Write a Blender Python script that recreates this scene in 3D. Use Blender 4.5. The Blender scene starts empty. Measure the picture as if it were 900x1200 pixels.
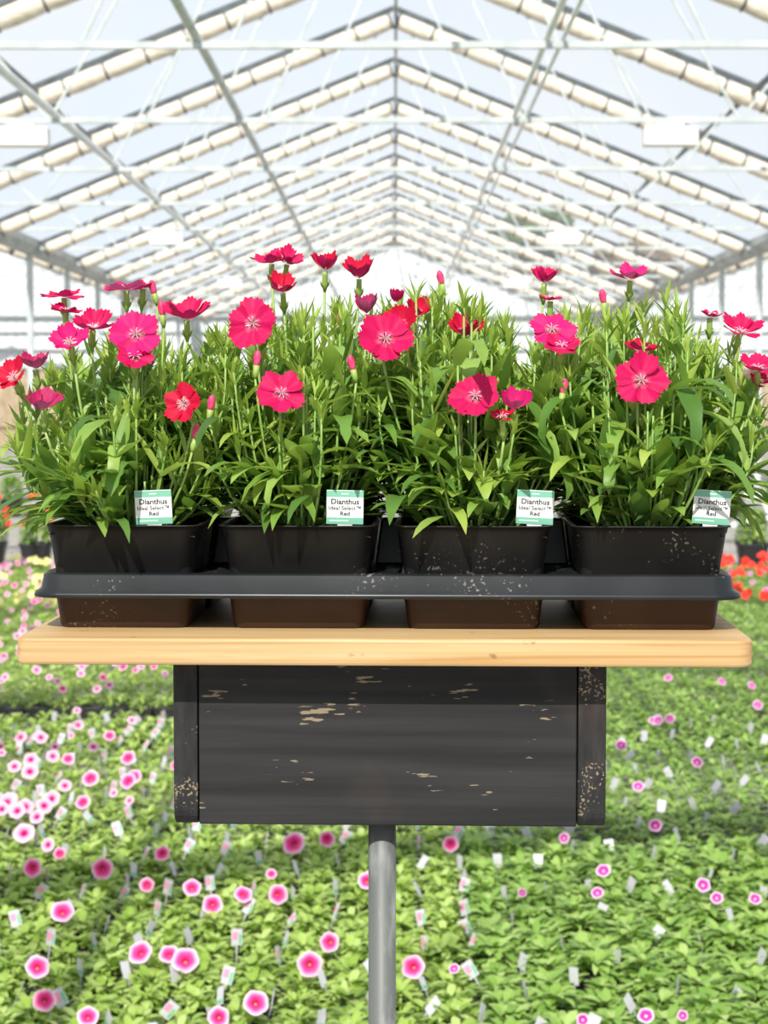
import bpy, math, random
import numpy as np
from mathutils import Vector, Matrix, Euler
random.seed(7)
R = math.radians
C = bpy.context.scene.collection

# ------------------------------------------------------------------ camera
FPX = 2200.0
PITCH = math.atan(132 / FPX); YAW = math.atan(12 / FPX)
CAMZ = 1.5
cam_d = bpy.data.cameras.new('camera'); cam = bpy.data.objects.new('camera', cam_d); C.objects.link(cam)
cam.location = (0, 0, CAMZ); cam.rotation_euler = (R(90) - PITCH, 0, YAW)
cam_d.sensor_fit = 'VERTICAL'; cam_d.sensor_height = 36; cam_d.sensor_width = 27; cam_d.lens = 66
cam_d.clip_end = 500
cam_d.dof.use_dof = True; cam_d.dof.focus_distance = 1.52; cam_d.dof.aperture_fstop = 17
bpy.context.scene.camera = cam
RM = Euler((R(90) - PITCH, 0, YAW)).to_matrix()
RI = RM.transposed()

def at(px, py, Y):
    """point at depth Y seen at a pixel"""
    d = RM @ Vector(((px - 450) / FPX, -(py - 600) / FPX, -1))
    return Vector((0, 0, CAMZ)) + d * (Y / d.y)

def pix(p):
    q = RI @ (Vector(p) - Vector((0, 0, CAMZ)))
    return (450 + FPX * q.x / -q.z, 600 - FPX * q.y / -q.z)

# ------------------------------------------------------------------ helpers
class MB:
    def __init__(s): s.v = []; s.f = []; s.uv = []; s.mi = []; s.useuv = False
    def add(s, vs, fs, mi=0, uvs=None):
        b = len(s.v); s.v.extend([tuple(v) for v in vs])
        for f in fs:
            s.f.append(tuple(i + b for i in f)); s.mi.append(mi)
            if uvs is not None: s.useuv = True; s.uv.extend([uvs[i] for i in f])
            else: s.uv.extend([(0, 0)] * len(f))
    def box(s, x0, x1, y0, y1, z0, z1, mi=0):
        s.add([(x0,y0,z0),(x1,y0,z0),(x1,y1,z0),(x0,y1,z0),(x0,y0,z1),(x1,y0,z1),(x1,y1,z1),(x0,y1,z1)],
              [(0,3,2,1),(4,5,6,7),(0,1,5,4),(1,2,6,5),(2,3,7,6),(3,0,4,7)], mi)
    def tube(s, pts, rads, n=6, cap=True, mi=0):
        pts = [Vector(p) for p in pts]
        if not hasattr(rads, '__len__'): rads = [rads] * len(pts)
        vs = []; prev = None
        for i, p in enumerate(pts):
            t = (pts[min(i+1, len(pts)-1)] - pts[max(i-1, 0)]).normalized()
            if prev is None:
                a = Vector((0,0,1)) if abs(t.z) < .9 else Vector((1,0,0))
                u = t.cross(a).normalized()
            else:
                u = (prev - t * prev.dot(t)).normalized()
            prev = u; w = t.cross(u)
            for k in range(n):
                th = 2 * math.pi * (k + .5) / n
                vs.append(p + (u * math.cos(th) + w * math.sin(th)) * rads[i])
        fs = []
        for i in range(len(pts) - 1):
            for k in range(n):
                fs.append((i*n+k, i*n+(k+1)%n, (i+1)*n+(k+1)%n, (i+1)*n+k))
        if cap:
            fs.append(tuple(reversed(range(n)))); fs.append(tuple((len(pts)-1)*n + k for k in range(n)))
        s.add(vs, fs, mi)
    def bar(s, a, b, w, h, mi=0):
        """rectangular bar between two points; h measured in the up direction"""
        a = Vector(a); b = Vector(b); t = (b - a).normalized()
        up = Vector((0,0,1)) if abs(t.z) < .95 else Vector((0,1,0))
        u = t.cross(up).normalized(); n = u.cross(t).normalized()
        vs = []
        for p in (a, b):
            for su, sn in ((-1,-1),(1,-1),(1,1),(-1,1)):
                vs.append(p + u * su * w/2 + n * sn * h/2)
        s.add(vs, [(0,1,2,3),(7,6,5,4),(0,4,5,1),(1,5,6,2),(2,6,7,3),(3,7,4,0)], mi)
    def mesh(s, name, smooth=False):
        m = bpy.data.meshes.new(name); m.from_pydata(s.v, [], s.f)
        if s.useuv:
            l = m.uv_layers.new(name='UVMap'); l.data.foreach_set('uv', np.array(s.uv, dtype=np.float32).ravel())
        m.polygons.foreach_set('material_index', s.mi)
        if smooth: m.polygons.foreach_set('use_smooth', [True] * len(s.f))
        m.update(); return m

def tag(o, label=None, cat=None, group=None, kind=None):
    if label: o['label'] = label
    if cat: o['category'] = cat
    if group: o['group'] = group
    if kind: o['kind'] = kind
    return o

def link(name, mesh, mats, parent=None, world=None, smooth=False, bevel=0, seg=2):
    """link a mesh object; if `world` is the parent's matrix the mesh (built in world space) is brought into it"""
    if isinstance(mesh, MB): mesh = mesh.mesh(name, smooth)
    if not isinstance(mats, (list, tuple)): mats = [mats]
    if len(mesh.materials) == 0:
        for m in mats: mesh.materials.append(m)
    if world is not None: mesh.transform(world.inverted())
    o = bpy.data.objects.new(name, mesh); C.objects.link(o)
    if parent is not None: o.parent = parent
    if bevel:
        b = o.modifiers.new('bevel', 'BEVEL'); b.width = bevel; b.segments = seg; b.limit_method = 'ANGLE'; b.angle_limit = R(35)
    return o

def empty(name, loc, rz=0):
    o = bpy.data.objects.new(name, None); C.objects.link(o); o.location = loc; o.rotation_euler = (0, 0, rz)
    o.empty_display_size = .02
    return o, Matrix.Translation(loc) @ Matrix.Rotation(rz, 4, 'Z')

def copy_tree(o, parent=None):
    c = o.copy(); C.objects.link(c); c.parent = parent
    for ch in list(o.children): copy_tree(ch, c)
    return c

# ------------------------------------------------------------------ materials
def mat(name, col=(.5,.5,.5), rough=.6, metal=0, spec=.5):
    m = bpy.data.materials.new(name); m.use_nodes = True
    b = m.node_tree.nodes['Principled BSDF']
    b.inputs['Base Color'].default_value = (*col, 1); b.inputs['Roughness'].default_value = rough
    b.inputs['Metallic'].default_value = metal; b.inputs['Specular IOR Level'].default_value = spec
    return m
def nd(m, t, **k):
    n = m.node_tree.nodes.new(t)
    for a, v in k.items():
        if a.startswith('i_'): n.inputs[a[2:].replace('_', ' ')].default_value = v
        else: setattr(n, a, v)
    return n
def ln(m, a, b): m.node_tree.links.new(a, b)
def ramp(m, fac, stops):
    r = nd(m, 'ShaderNodeValToRGB'); e = r.color_ramp.elements
    while len(e) < len(stops): e.new(.5)
    for i, (p, c) in enumerate(stops):
        e[i].position = p; e[i].color = (*c, 1) if len(c) == 3 else c
    ln(m, fac, r.inputs[0]); return r
def coords(m, scale=(1,1,1), out='Object'):
    t = nd(m, 'ShaderNodeTexCoord'); mp = nd(m, 'ShaderNodeMapping'); mp.inputs['Scale'].default_value = scale
    ln(m, t.outputs[out], mp.inputs[0]); return mp.outputs[0]
def P(m): return m.node_tree.nodes['Principled BSDF']

def noisy(name, c1, c2, scale=20, rough=.6, stretch=(1,1,1), lo=.35, hi=.65, metal=0, spec=.5, bump=0):
    m = mat(name, c1, rough, metal, spec)
    n = nd(m, 'ShaderNodeTexNoise', i_Scale=scale, i_Detail=5.0)
    ln(m, coords(m, stretch), n.inputs['Vector'])
    r = ramp(m, n.outputs[0], [(lo, c1), (hi, c2)]); ln(m, r.outputs[0], P(m).inputs['Base Color'])
    if bump:
        b = nd(m, 'ShaderNodeBump', i_Strength=bump, i_Distance=.002); ln(m, n.outputs[0], b.inputs['Height']); ln(m, b.outputs[0], P(m).inputs['Normal'])
    return m

def leaf_mat(name, stops, trans=.35, rough=.42, tcol=(.4,.6,.06)):
    m = mat(name, stops[0][1], rough, 0, .35)
    g = nd(m, 'ShaderNodeNewGeometry')
    r = ramp(m, g.outputs['Random Per Island'], stops)
    n = nd(m, 'ShaderNodeTexNoise', i_Scale=60.0); ln(m, coords(m), n.inputs['Vector'])
    mx = nd(m, 'ShaderNodeMix', data_type='RGBA', blend_type='MULTIPLY'); mx.inputs[0].default_value = .35
    ln(m, r.outputs[0], mx.inputs[6]); ln(m, n.outputs[0], mx.inputs[7])
    ln(m, mx.outputs[2], P(m).inputs['Base Color'])
    t = nd(m, 'ShaderNodeBsdfTranslucent')
    m2 = nd(m, 'ShaderNodeMix', data_type='RGBA', blend_type='MIX'); m2.inputs[0].default_value = .5
    ln(m, r.outputs[0], m2.inputs[6]); m2.inputs[7].default_value = (*tcol, 1); ln(m, m2.outputs[2], t.inputs[0])
    ms = nd(m, 'ShaderNodeMixShader'); ms.inputs[0].default_value = trans
    ln(m, P(m).outputs[0], ms.inputs[1]); ln(m, t.outputs[0], ms.inputs[2])
    ln(m, ms.outputs[0], m.node_tree.nodes['Material Output'].inputs[0])
    return m

M = {}
M['leaf'] = leaf_mat('dianthus_leaf', [(0,(.075,.18,.045)),(.35,(.14,.3,.055)),(.7,(.24,.42,.07)),(1,(.4,.58,.13))], .33)
M['tuft'] = leaf_mat('dianthus_shoot', [(0,(.29,.45,.06)),(1,(.5,.65,.13))], .35)
M['stem'] = noisy('dianthus_stem', (.2,.38,.07), (.3,.42,.12), 40, .5)
M['bed_leaf'] = leaf_mat('petunia_leaf', [(0,(.3,.48,.07)),(.5,(.45,.63,.13)),(1,(.6,.76,.25))], .3)
M['bed_leaf_dark'] = leaf_mat('viola_leaf', [(0,(.22,.41,.07)),(.5,(.36,.56,.12)),(1,(.52,.7,.22))], .3)
M['calyx'] = noisy('calyx_green', (.2,.4,.06), (.32,.42,.1), 60, .5)
M['stamen'] = mat('stamen', (.75,.5,.6), .5)

def petal_mat(name, body, body2, eye=(.25,.0,.03), streak=(.75,.25,.42), back=(.5,.012,.12)):
    m = mat(name, body, .55, 0, .25)
    uv = nd(m, 'ShaderNodeTexCoord'); sep = nd(m, 'ShaderNodeSeparateXYZ'); ln(m, uv.outputs['UV'], sep.inputs[0])
    mp = nd(m, 'ShaderNodeMapping'); mp.inputs['Scale'].default_value = (1.5, 14, 1); ln(m, uv.outputs['UV'], mp.inputs[0])
    n = nd(m, 'ShaderNodeTexNoise', i_Scale=2.0, i_Detail=4.0); ln(m, mp.outputs[0], n.inputs['Vector'])
    body_r = ramp(m, n.outputs[0], [(.35, body), (.65, body2)])
    # pale streaks near the throat
    thr = ramp(m, sep.outputs[0], [(.0,(0,0,0)),(.13,(.4,.4,.4)),(.22,(.9,.9,.9)),(.4,(0,0,0))])
    mp2 = nd(m, 'ShaderNodeMapping'); mp2.inputs['Scale'].default_value = (2, 30, 1); ln(m, uv.outputs['UV'], mp2.inputs[0])
    n2 = nd(m, 'ShaderNodeTexNoise', i_Scale=1.0, i_Detail=2.0); ln(m, mp2.outputs[0], n2.inputs['Vector'])
    st = ramp(m, n2.outputs[0], [(.45,(0,0,0)),(.56,(1,1,1))])
    mul = nd(m, 'ShaderNodeMath', operation='MULTIPLY'); ln(m, thr.outputs[0], mul.inputs[0]); ln(m, st.outputs[0], mul.inputs[1])
    m1 = nd(m, 'ShaderNodeMix', data_type='RGBA'); ln(m, mul.outputs[0], m1.inputs[0]); ln(m, body_r.outputs[0], m1.inputs[6]); m1.inputs[7].default_value = (*streak, 1)
    e = ramp(m, sep.outputs[0], [(.05,(1,1,1)),(.14,(0,0,0))])
    m2 = nd(m, 'ShaderNodeMix', data_type='RGBA'); ln(m, e.outputs[0], m2.inputs[0]); ln(m, m1.outputs[2], m2.inputs[6]); m2.inputs[7].default_value = (*eye, 1)
    g = nd(m, 'ShaderNodeNewGeometry')
    m3 = nd(m, 'ShaderNodeMix', data_type='RGBA'); ln(m, g.outputs['Backfacing'], m3.inputs[0]); ln(m, m2.outputs[2], m3.inputs[6]); m3.inputs[7].default_value = (*back, 1)
    ln(m, m3.outputs[2], P(m).inputs['Base Color'])
    b = nd(m, 'ShaderNodeBump', i_Strength=.35, i_Distance=.001); ln(m, n.outputs[0], b.inputs['Height']); ln(m, b.outputs[0], P(m).inputs['Normal'])
    t = nd(m, 'ShaderNodeBsdfTranslucent'); ln(m, m3.outputs[2], t.inputs[0])
    ms = nd(m, 'ShaderNodeMixShader'); ms.inputs[0].default_value = .3
    ln(m, P(m).outputs[0], ms.inputs[1]); ln(m, t.outputs[0], ms.inputs[2]); ln(m, ms.outputs[0], m.node_tree.nodes['Material Output'].inputs[0])
    return m
M['magenta'] = petal_mat('petal_magenta', (.60,.003,.085), (.68,.006,.125))
M['crimson'] = petal_mat('petal_crimson', (.56,.003,.028), (.66,.005,.06), streak=(.95,.6,.65))
M['pink'] = petal_mat('petal_pink', (.64,.008,.15), (.72,.015,.21), back=(.62,.08,.28))
M['dusk'] = petal_mat('petal_dusk', (.42,.01,.09), (.58,.03,.16), back=(.45,.08,.2))

def radial_mat(name, stops):
    m = mat(name, stops[0][1], .6, 0, .2)
    uv = nd(m, 'ShaderNodeTexCoord'); sep = nd(m, 'ShaderNodeSeparateXYZ'); ln(m, uv.outputs['UV'], sep.inputs[0])
    r = ramp(m, sep.outputs[0], stops); ln(m, r.outputs[0], P(m).inputs['Base Color']); return m
M['petunia'] = radial_mat('petunia_petal', [(.0,(.7,.55,.05)),(.13,(.35,.0,.08)),(.22,(.58,.012,.14)),(.6,(.72,.05,.25)),(.8,(.8,.28,.48)),(1,(.82,.62,.72))])
M['petunia_pale'] = radial_mat('petunia_pale_petal', [(.0,(.3,.0,.1)),(.28,(.5,.01,.16)),(.42,(.75,.2,.4)),(.6,(.66,.34,.48)),(1,(.68,.52,.6))])
M['viola'] = radial_mat('viola_petal', [(.0,(.8,.6,.05)),(.12,(.8,.7,.78)),(.25,(.4,.02,.25)),(.72,(.5,.03,.32)),(.85,(.7,.4,.6)),(1,(.8,.72,.8))])
M['budpink'] = noisy('bud_pink', (.6,.02,.12), (.8,.08,.22), 200, .5)
M['red_fl'] = mat('red_petal', (.85,.03,.01), .6); M['orange_fl'] = mat('orange_petal', (.9,.16,.015), .6)
M['yellow_fl'] = mat('yellow_petal', (.9,.82,.3), .6); M['white_fl'] = mat('white_petal', (.85,.82,.88), .6)

# black plastic with dust specks
def plastic(name, c, c2, rough):
    m = mat(name, c, rough, 0, .28)
    pos = nd(m, 'ShaderNodeNewGeometry')
    n = nd(m, 'ShaderNodeTexNoise', i_Scale=14.0, i_Detail=6.0); ln(m, pos.outputs['Position'], n.inputs['Vector'])
    r = ramp(m, n.outputs[0], [(.4, c), (.75, c2)])
    v = nd(m, 'ShaderNodeTexNoise', i_Scale=330.0, i_Detail=2.0); ln(m, pos.outputs['Position'], v.inputs['Vector'])
    n3 = nd(m, 'ShaderNodeTexNoise', i_Scale=15.0, i_Detail=2.0); ln(m, pos.outputs['Position'], n3.inputs['Vector'])
    mu = nd(m, 'ShaderNodeMath', operation='MULTIPLY'); ln(m, v.outputs[0], mu.inputs[0]); ln(m, n3.outputs[0], mu.inputs[1])
    s = ramp(m, mu.outputs[0], [(.40,(0,0,0)),(.44,(.5,.5,.5))])
    mx = nd(m, 'ShaderNodeMix', data_type='RGBA'); ln(m, s.outputs[0], mx.inputs[0]); ln(m, r.outputs[0], mx.inputs[6]); mx.inputs[7].default_value = (.3,.28,.25,1)
    ln(m, mx.outputs[2], P(m).inputs['Base Color'])
    return m
M['pot'] = plastic('black_pot_plastic', (.011,.0105,.0105), (.024,.022,.02), .42)
M['tray'] = plastic('black_tray_plastic', (.012,.014,.017), (.025,.027,.03), .3)
M['cell'] = plastic('brown_black_cell_plastic', (.03,.014,.008), (.05,.025,.014), .4)
M['bedpot'] = mat('bed_pot_plastic', (.02,.02,.022), .5)
M['soil'] = noisy('soil', (.03,.018,.01), (.09,.06,.035), 150, .95, bump=.6)

# pine
def pine():
    m = mat('pine', (.7,.45,.2), .5, 0, .3)
    n = nd(m, 'ShaderNodeTexNoise', i_Scale=9.0, i_Detail=6.0, i_Distortion=.6); ln(m, coords(m, (.28,3.2,15)), n.inputs['Vector'])
    r = ramp(m, n.outputs[0], [(.3,(.45,.26,.1)),(.45,(.55,.36,.165)),(.6,(.6,.42,.22)),(.75,(.5,.3,.12))])
    n2 = nd(m, 'ShaderNodeTexNoise', i_Scale=3.0, i_Detail=5.0); ln(m, coords(m, (.6,26,60)), n2.inputs['Vector'])
    mx = nd(m, 'ShaderNodeMix', data_type='RGBA', blend_type='MULTIPLY'); mx.inputs[0].default_value = .4
    r2 = ramp(m, n2.outputs[0], [(.35,(.62,.5,.4)),(.55,(1,1,1))])
    ln(m, r.outputs[0], mx.inputs[6]); ln(m, r2.outputs[0], mx.inputs[7])
    # small dirt flecks
    n3 = nd(m, 'ShaderNodeTexNoise', i_Scale=45.0, i_Detail=3.0); ln(m, coords(m, (1,2,2)), n3.inputs['Vector'])
    r3 = ramp(m, n3.outputs[0], [(.7,(0,0,0)),(.76,(.7,.7,.7))])
    m3 = nd(m, 'ShaderNodeMix', data_type='RGBA'); ln(m, r3.outputs[0], m3.inputs[0]); ln(m, mx.outputs[2], m3.inputs[6]); m3.inputs[7].default_value = (.2,.11,.05,1)
    ln(m, m3.outputs[2], P(m).inputs['Base Color'])
    b = nd(m, 'ShaderNodeBump', i_Strength=.2, i_Distance=.001); ln(m, n2.outputs[0], b.inputs['Height']); ln(m, b.outputs[0], P(m).inputs['Normal'])
    return m
M['pine'] = pine()

def black_paint(name, dots, grain):
    m = mat(name, (.02,.02,.02), .6, 0, .2)
    n = nd(m, 'ShaderNodeTexNoise', i_Scale=6.0, i_Detail=7.0); ln(m, coords(m, grain), n.inputs['Vector'])
    base = ramp(m, n.outputs[0], [(.35,(.018,.018,.019)),(.7,(.034,.034,.034))])
    n1 = nd(m, 'ShaderNodeTexNoise', i_Scale=9.0, i_Detail=3.0); ln(m, coords(m), n1.inputs['Vector'])
    patch = ramp(m, n1.outputs[0], [(.6,(0,0,0)),(.8,(.25,.25,.25))])
    a = nd(m, 'ShaderNodeMix', data_type='RGBA'); ln(m, patch.outputs[0], a.inputs[0]); ln(m, base.outputs[0], a.inputs[6]); a.inputs[7].default_value = (.12,.07,.05,1)
    # worn-through flecks
    n2 = nd(m, 'ShaderNodeTexNoise', i_Scale=420.0 if dots else 260.0, i_Detail=3.0); ln(m, coords(m, (1,1,1) if dots else (.25,1,1.5)), n2.inputs['Vector'])
    n3 = nd(m, 'ShaderNodeTexNoise', i_Scale=28.0 if dots else 34.0, i_Detail=1.0); ln(m, coords(m, (1,1,1) if dots else (.5,1,1)), n3.inputs['Vector'])
    mu = nd(m, 'ShaderNodeMath', operation='MULTIPLY'); ln(m, n2.outputs[0], mu.inputs[0]); ln(m, n3.outputs[0], mu.inputs[1])
    f = ramp(m, mu.outputs[0], [(.355 if dots else .412,(0,0,0)),(.385 if dots else .44,(.6,.6,.6))])
    c = nd(m, 'ShaderNodeMix', data_type='RGBA'); ln(m, f.outputs[0], c.inputs[0]); ln(m, a.outputs[2], c.inputs[6]); c.inputs[7].default_value = (.4,.31,.2,1)
    ln(m, c.outputs[2], P(m).inputs['Base Color'])
    b = nd(m, 'ShaderNodeBump', i_Strength=.5, i_Distance=.0015); ln(m, n.outputs[0], b.inputs['Height']); ln(m, b.outputs[0], P(m).inputs['Normal'])
    return m
M['black'] = black_paint('worn_black_paint', False, (.6,12,14))
M['black_end'] = black_paint('worn_black_end_grain', True, (25,10,6))
M['pole'] = noisy('worn_grey_pole_paint', (.12,.13,.125), (.3,.32,.31), 28, .5, (1,1,.28), .5, .6, metal=0, bump=.3)

M['tagwhite'] = mat('tag_white', (.85,.86,.84), .35); M['taggreen'] = mat('tag_green', (.2,.5,.36), .35)
M['ink'] = mat('tag_ink', (.01,.01,.012), .6); M['palemint'] = mat('tag_pale_print', (.65,.85,.75), .5)
M['bedtag'] = mat('bed_tag_white', (.56,.56,.6), .4); M['tagpink'] = mat('bed_tag_pink', (.85,.3,.45), .4); M['bedgreen'] = mat('bed_tag_green', (.1,.5,.25), .4)

M['galv'] = noisy('galvanised_steel', (.46,.51,.51), (.6,.64,.64), 6, .4, metal=.1)
M['palepipe'] = noisy('pale_pipe', (.72,.77,.8), (.84,.88,.9), 6, .4)
M['dark'] = noisy('dark_rafter_steel', (.05,.065,.075), (.1,.12,.13), 8, .5)
M['roll'] = noisy('cream_curtain_cloth', (.66,.58,.47), (.86,.78,.66), 9, .8, (1,1,3), bump=.3)
M['gutter'] = noisy('gutter_grey', (.3,.33,.33), (.5,.53,.53), 5, .5, (1,.3,1))
M['lampwhite'] = mat('lamp_white_enamel', (.85,.84,.8), .4)
M['floor'] = noisy('gravel_floor', (.2,.19,.17), (.42,.4,.36), 18, .95, bump=.4)
M['wallw'] = noisy('white_polycarbonate', (.62,.66,.7), (.72,.75,.78), 2, .4, (1,1,12))
M['pad'] = noisy('brown_cooling_pad', (.3,.22,.14), (.5,.4,.28), 5, .9, (3,1,.5))
M['bark'] = noisy('bark', (.1,.07,.04), (.2,.15,.1), 8, .9)
M['tree'] = leaf_mat('tree_leaf', [(0,(.05,.12,.02)),(1,(.16,.26,.05))], .2)
M['tree_brown'] = leaf_mat('autumn_leaf', [(0,(.2,.13,.06)),(1,(.34,.24,.12))], .2, tcol=(.4,.25,.1))

def film():
    m = bpy.data.materials.new('clear_poly_film'); m.use_nodes = True; nt = m.node_tree
    for n in list(nt.nodes):
        if n.type != 'OUTPUT_MATERIAL': nt.nodes.remove(n)
    out = [n for n in nt.nodes if n.type == 'OUTPUT_MATERIAL'][0]
    t = nd(m, 'ShaderNodeBsdfTransparent'); t.inputs[0].default_value = (.97,.98,1,1)
    d = nd(m, 'ShaderNodeBsdfTranslucent'); d.inputs[0].default_value = (.9,.94,.98,1)
    g = nd(m, 'ShaderNodeBsdfDiffuse'); g.inputs[0].default_value = (.9,.94,.98,1)
    a = nd(m, 'ShaderNodeMixShader'); a.inputs[0].default_value = .4; ln(m, d.outputs[0], a.inputs[1]); ln(m, g.outputs[0], a.inputs[2])
    x = nd(m, 'ShaderNodeMixShader'); x.inputs[0].default_value = .16; ln(m, t.outputs[0], x.inputs[1]); ln(m, a.outputs[0], x.inputs[2])
    ln(m, x.outputs[0], out.inputs[0]); return m
M['film'] = film()

# ------------------------------------------------------------------ greenhouse
B = 3.7; HC = CAMZ + 1538 * B / FPX; HR = CAMZ + 3040 * B / FPX; W = 2.42 * (HC - CAMZ)
SL = (HR - HC) / W
Y0 = 3.76 * B
YEND = Y0 + 12 * B
planes = [Y0 + n * B for n in range(-6, 13)]
def roofz(x): return HR - SL * abs(x)

m = MB(); m.box(-30, 30, -14, YEND + 60, -.1, 0)
tag(link('floor', m, M['floor']), 'grey gravel floor of the greenhouse under the plant beds', 'floor', kind='structure')
m = MB()
ya, yb = planes[0], YEND
for cx in (-2*W, 0, 2*W):
    for s in (-1, 1):
        m.add([(cx, ya, HR+.09), (cx + s*W, ya, HC+.09), (cx + s*W, yb, HC+.09), (cx, yb, HR+.09)], [(0,1,2,3) if s < 0 else (3,2,1,0)])
tag(link('ceiling', m, M['film']), 'clear pitched greenhouse roof film over the white trusses', 'roof', kind='structure')
# end wall: three gables, ribbed, cooling pad low down
m = MB()
XE = 3 * W
nb = 240
xs = [-XE + 2*XE*i/nb for i in range(nb+1)]
def gz(x):
    k = round(x / (2*W)); return roofz(x - 2*W*k)
vs = []; fs = []
for i, x in enumerate(xs):
    dy = .03 * (i % 2); z = gz(x) + .05
    vs += [(x, YEND+.15+dy, 2.45), (x, YEND+.15+dy, z), (x, YEND+.3, z), (x, YEND+.3, 2.45)]
for i in range(nb):
    a = 4*i; b = a+4
    fs += [(a, b, b+1, a+1), (a+1, b+1, b+2, a+2), (a+3, a+2, b+2, b+3), (a, a+3, b+3, b)]
m.add(vs, fs)
tag(link('wall_back', m, M['wallw']), 'white ribbed end wall of the greenhouse far behind the flowers', 'wall', kind='structure')
m = MB(); m.box(-XE, XE, YEND+.12, YEND+.32, 0, 2.45)
tag(link('trim_1', m, M['pad']), 'brown cooling pad strip along the foot of the far end wall', 'cooling pad', kind='structure')
for k, (z, h) in enumerate(((2.5,.12),(3.05,.06),(3.6,.06),(4.1,.08))):
    m = MB(); m.box(-XE, XE, YEND+.05, YEND+.13, z-h/2, z+h/2)
    tag(link('trim_%d' % (k+2), m, M['galv']), ['grey girt along the top of the brown pads', 'lowest thin girt on the white end wall', 'second thin girt on the white end wall', 'top girt on the white end wall at truss height'][k], 'girt', kind='structure')
for s, nm in ((-1, 'left'), (1, 'right')):
    m = MB(); m.box(min(s*XE, s*(XE+.1)), max(s*XE, s*(XE+.1)), ya, YEND+.3, 0, HC)
    tag(link('wall_' + nm, m, M['wallw']), 'white side wall of the greenhouse beyond the %s-hand gutter' % nm, 'wall', kind='structure')

# truss
def ang_bar(a, b, w, h):
    q = MB(); q.bar(a, b, w, h); return q
ORD = ['nearest', 'second nearest', 'third nearest', 'fourth nearest', 'fifth nearest', 'sixth nearest', 'seventh nearest', 'eighth nearest', 'fifth from the end wall', 'fourth from the end wall', 'third from the end wall', 'second from the end wall', 'right against the end wall']
def make_truss():
    t, _ = empty('roof_truss', (0, 0, 0))
    link('chord', ang_bar((-W, 0, HC), (W, 0, HC), .05, .05), M['galv'], t)
    for s in (-1, 1):
        a = Vector((0, 0, HR)); b = Vector((s*W, 0, HC))
        link('rafter', ang_bar(a + Vector((0,0,.02)), b + Vector((0,0,.02)), .06, .06), M['dark'], t)
        u = (b - a).normalized(); n = Vector((-u.z*s, 0, u.x*s)); L = (b - a).length
        # gathered curtain: lumpy roll just under the rafter
        q = MB(); pts = []; rd = []
        N = 13; seg = (L - .36) / N
        for i in range(N):
            for k, rr in ((0.03, .094), (.25, .104), (.5, .107), (.75, .104), (.97, .094)):
                pts.append(a + u * (.1 + (i + k) * seg) - n * .125); rd.append(rr)
        q.tube(pts, rd, 10); c = link('curtain_roll', q, M['roll'], t, smooth=True)
        for i in range(N + 1):
            p = a + u * (.1 + i * seg) - n * .12
            q = MB(); q.tube([p - u*.011, p + u*.011], .112, 10); link('strap', q, M['dark'], c)
        for x0, x1 in ((1.2, .12), (2.3, 1.35), (3.2, 2.3), (3.2, 3.95), (4.7, 4.05), (4.7, 5.15)):
            link('strut', ang_bar((s*x0, 0, HC), (s*x1, 0, roofz(x1) - .02), .024, .024), M['galv'], t)
    return t
tr = make_truss()
main = 'roof trusses of the middle bay'
k = 0
for i, y in enumerate(planes):
    for bx in (0, -2*W, 2*W):
        if bx and y < 30: continue
        if bx == 0 and y < 13 : 
            # overhead trusses: out of the frame, the sun still meets them
            pass
        o = tr if (i == 0 and bx == 0) else copy_tree(tr)
        o.location = (bx, y, 0)
        if bx == 0 and y > 13:
            tag(o, 'white roof truss with cream curtain rolls, %s in view' % ORD[min(k, 12)], 'roof truss', main); k += 1
        elif bx == 0:
            tag(o, 'roof truss with cream curtain rolls passing over or behind the viewer', 'roof truss', main)
        else:
            tag(o, 'far roof truss of the neighbouring bay beyond the %s gutter' % ('left' if bx < 0 else 'right'), 'roof truss', 'trusses of the neighbouring bays')
o = tr
def member(name, q, mt, label, cat, group=None, smooth=False):
    return tag(link(name, q, mt, smooth=smooth), label, cat, group)
q = MB(); q.bar((0.02, ya, HR-.06), (0.02, yb, HR-.06), .045, .06); member('ridge_beam', q, M['gutter'], 'grey ridge beam running down the middle of the roof', 'beam')
for s, nm in ((-1, 'left'), (1, 'right')):
    q = MB(); xx = s*4.0; q.bar((xx, ya, roofz(xx)-.07), (xx, yb, roofz(xx)-.07), .05, .05)
    member('purlin', q, M['dark'], 'dark purlin running lengthwise under the %s roof slope' % nm, 'purlin')
    # gutter: channel profile
    q = MB(); gx = s*W
    prof = [(-.17,.12),(-.17,0),(-.09,-.12),(.09,-.12),(.17,0),(.17,.12),(.15,.12),(.15,.01),(.08,-.1),(-.08,-.1),(-.15,.01),(-.15,.12)]
    vs = [(gx+a, yy, HC+.02+b) for yy in (ya, yb) for a, b in prof]; n = len(prof)
    q.add(vs, [(i, (i+1)%n, n+(i+1)%n, n+i) for i in range(n)] + [tuple(range(n))[::-1], tuple(range(n, 2*n))])
    member('gutter', q, M['gutter'], 'long grey gutter along the %s side of the middle bay' % nm, 'gutter')
    pm = None
    for y in planes:
        if y < 20: continue
        q = MB(); q.box(gx-.05, gx+.05, y-.05, y+.05, 0, HC-.09)
        member('gutter_post', q, M['galv'], 'galvanised post under the %s gutter in the distance' % nm, 'post', 'posts under the %s gutter' % nm)
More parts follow.
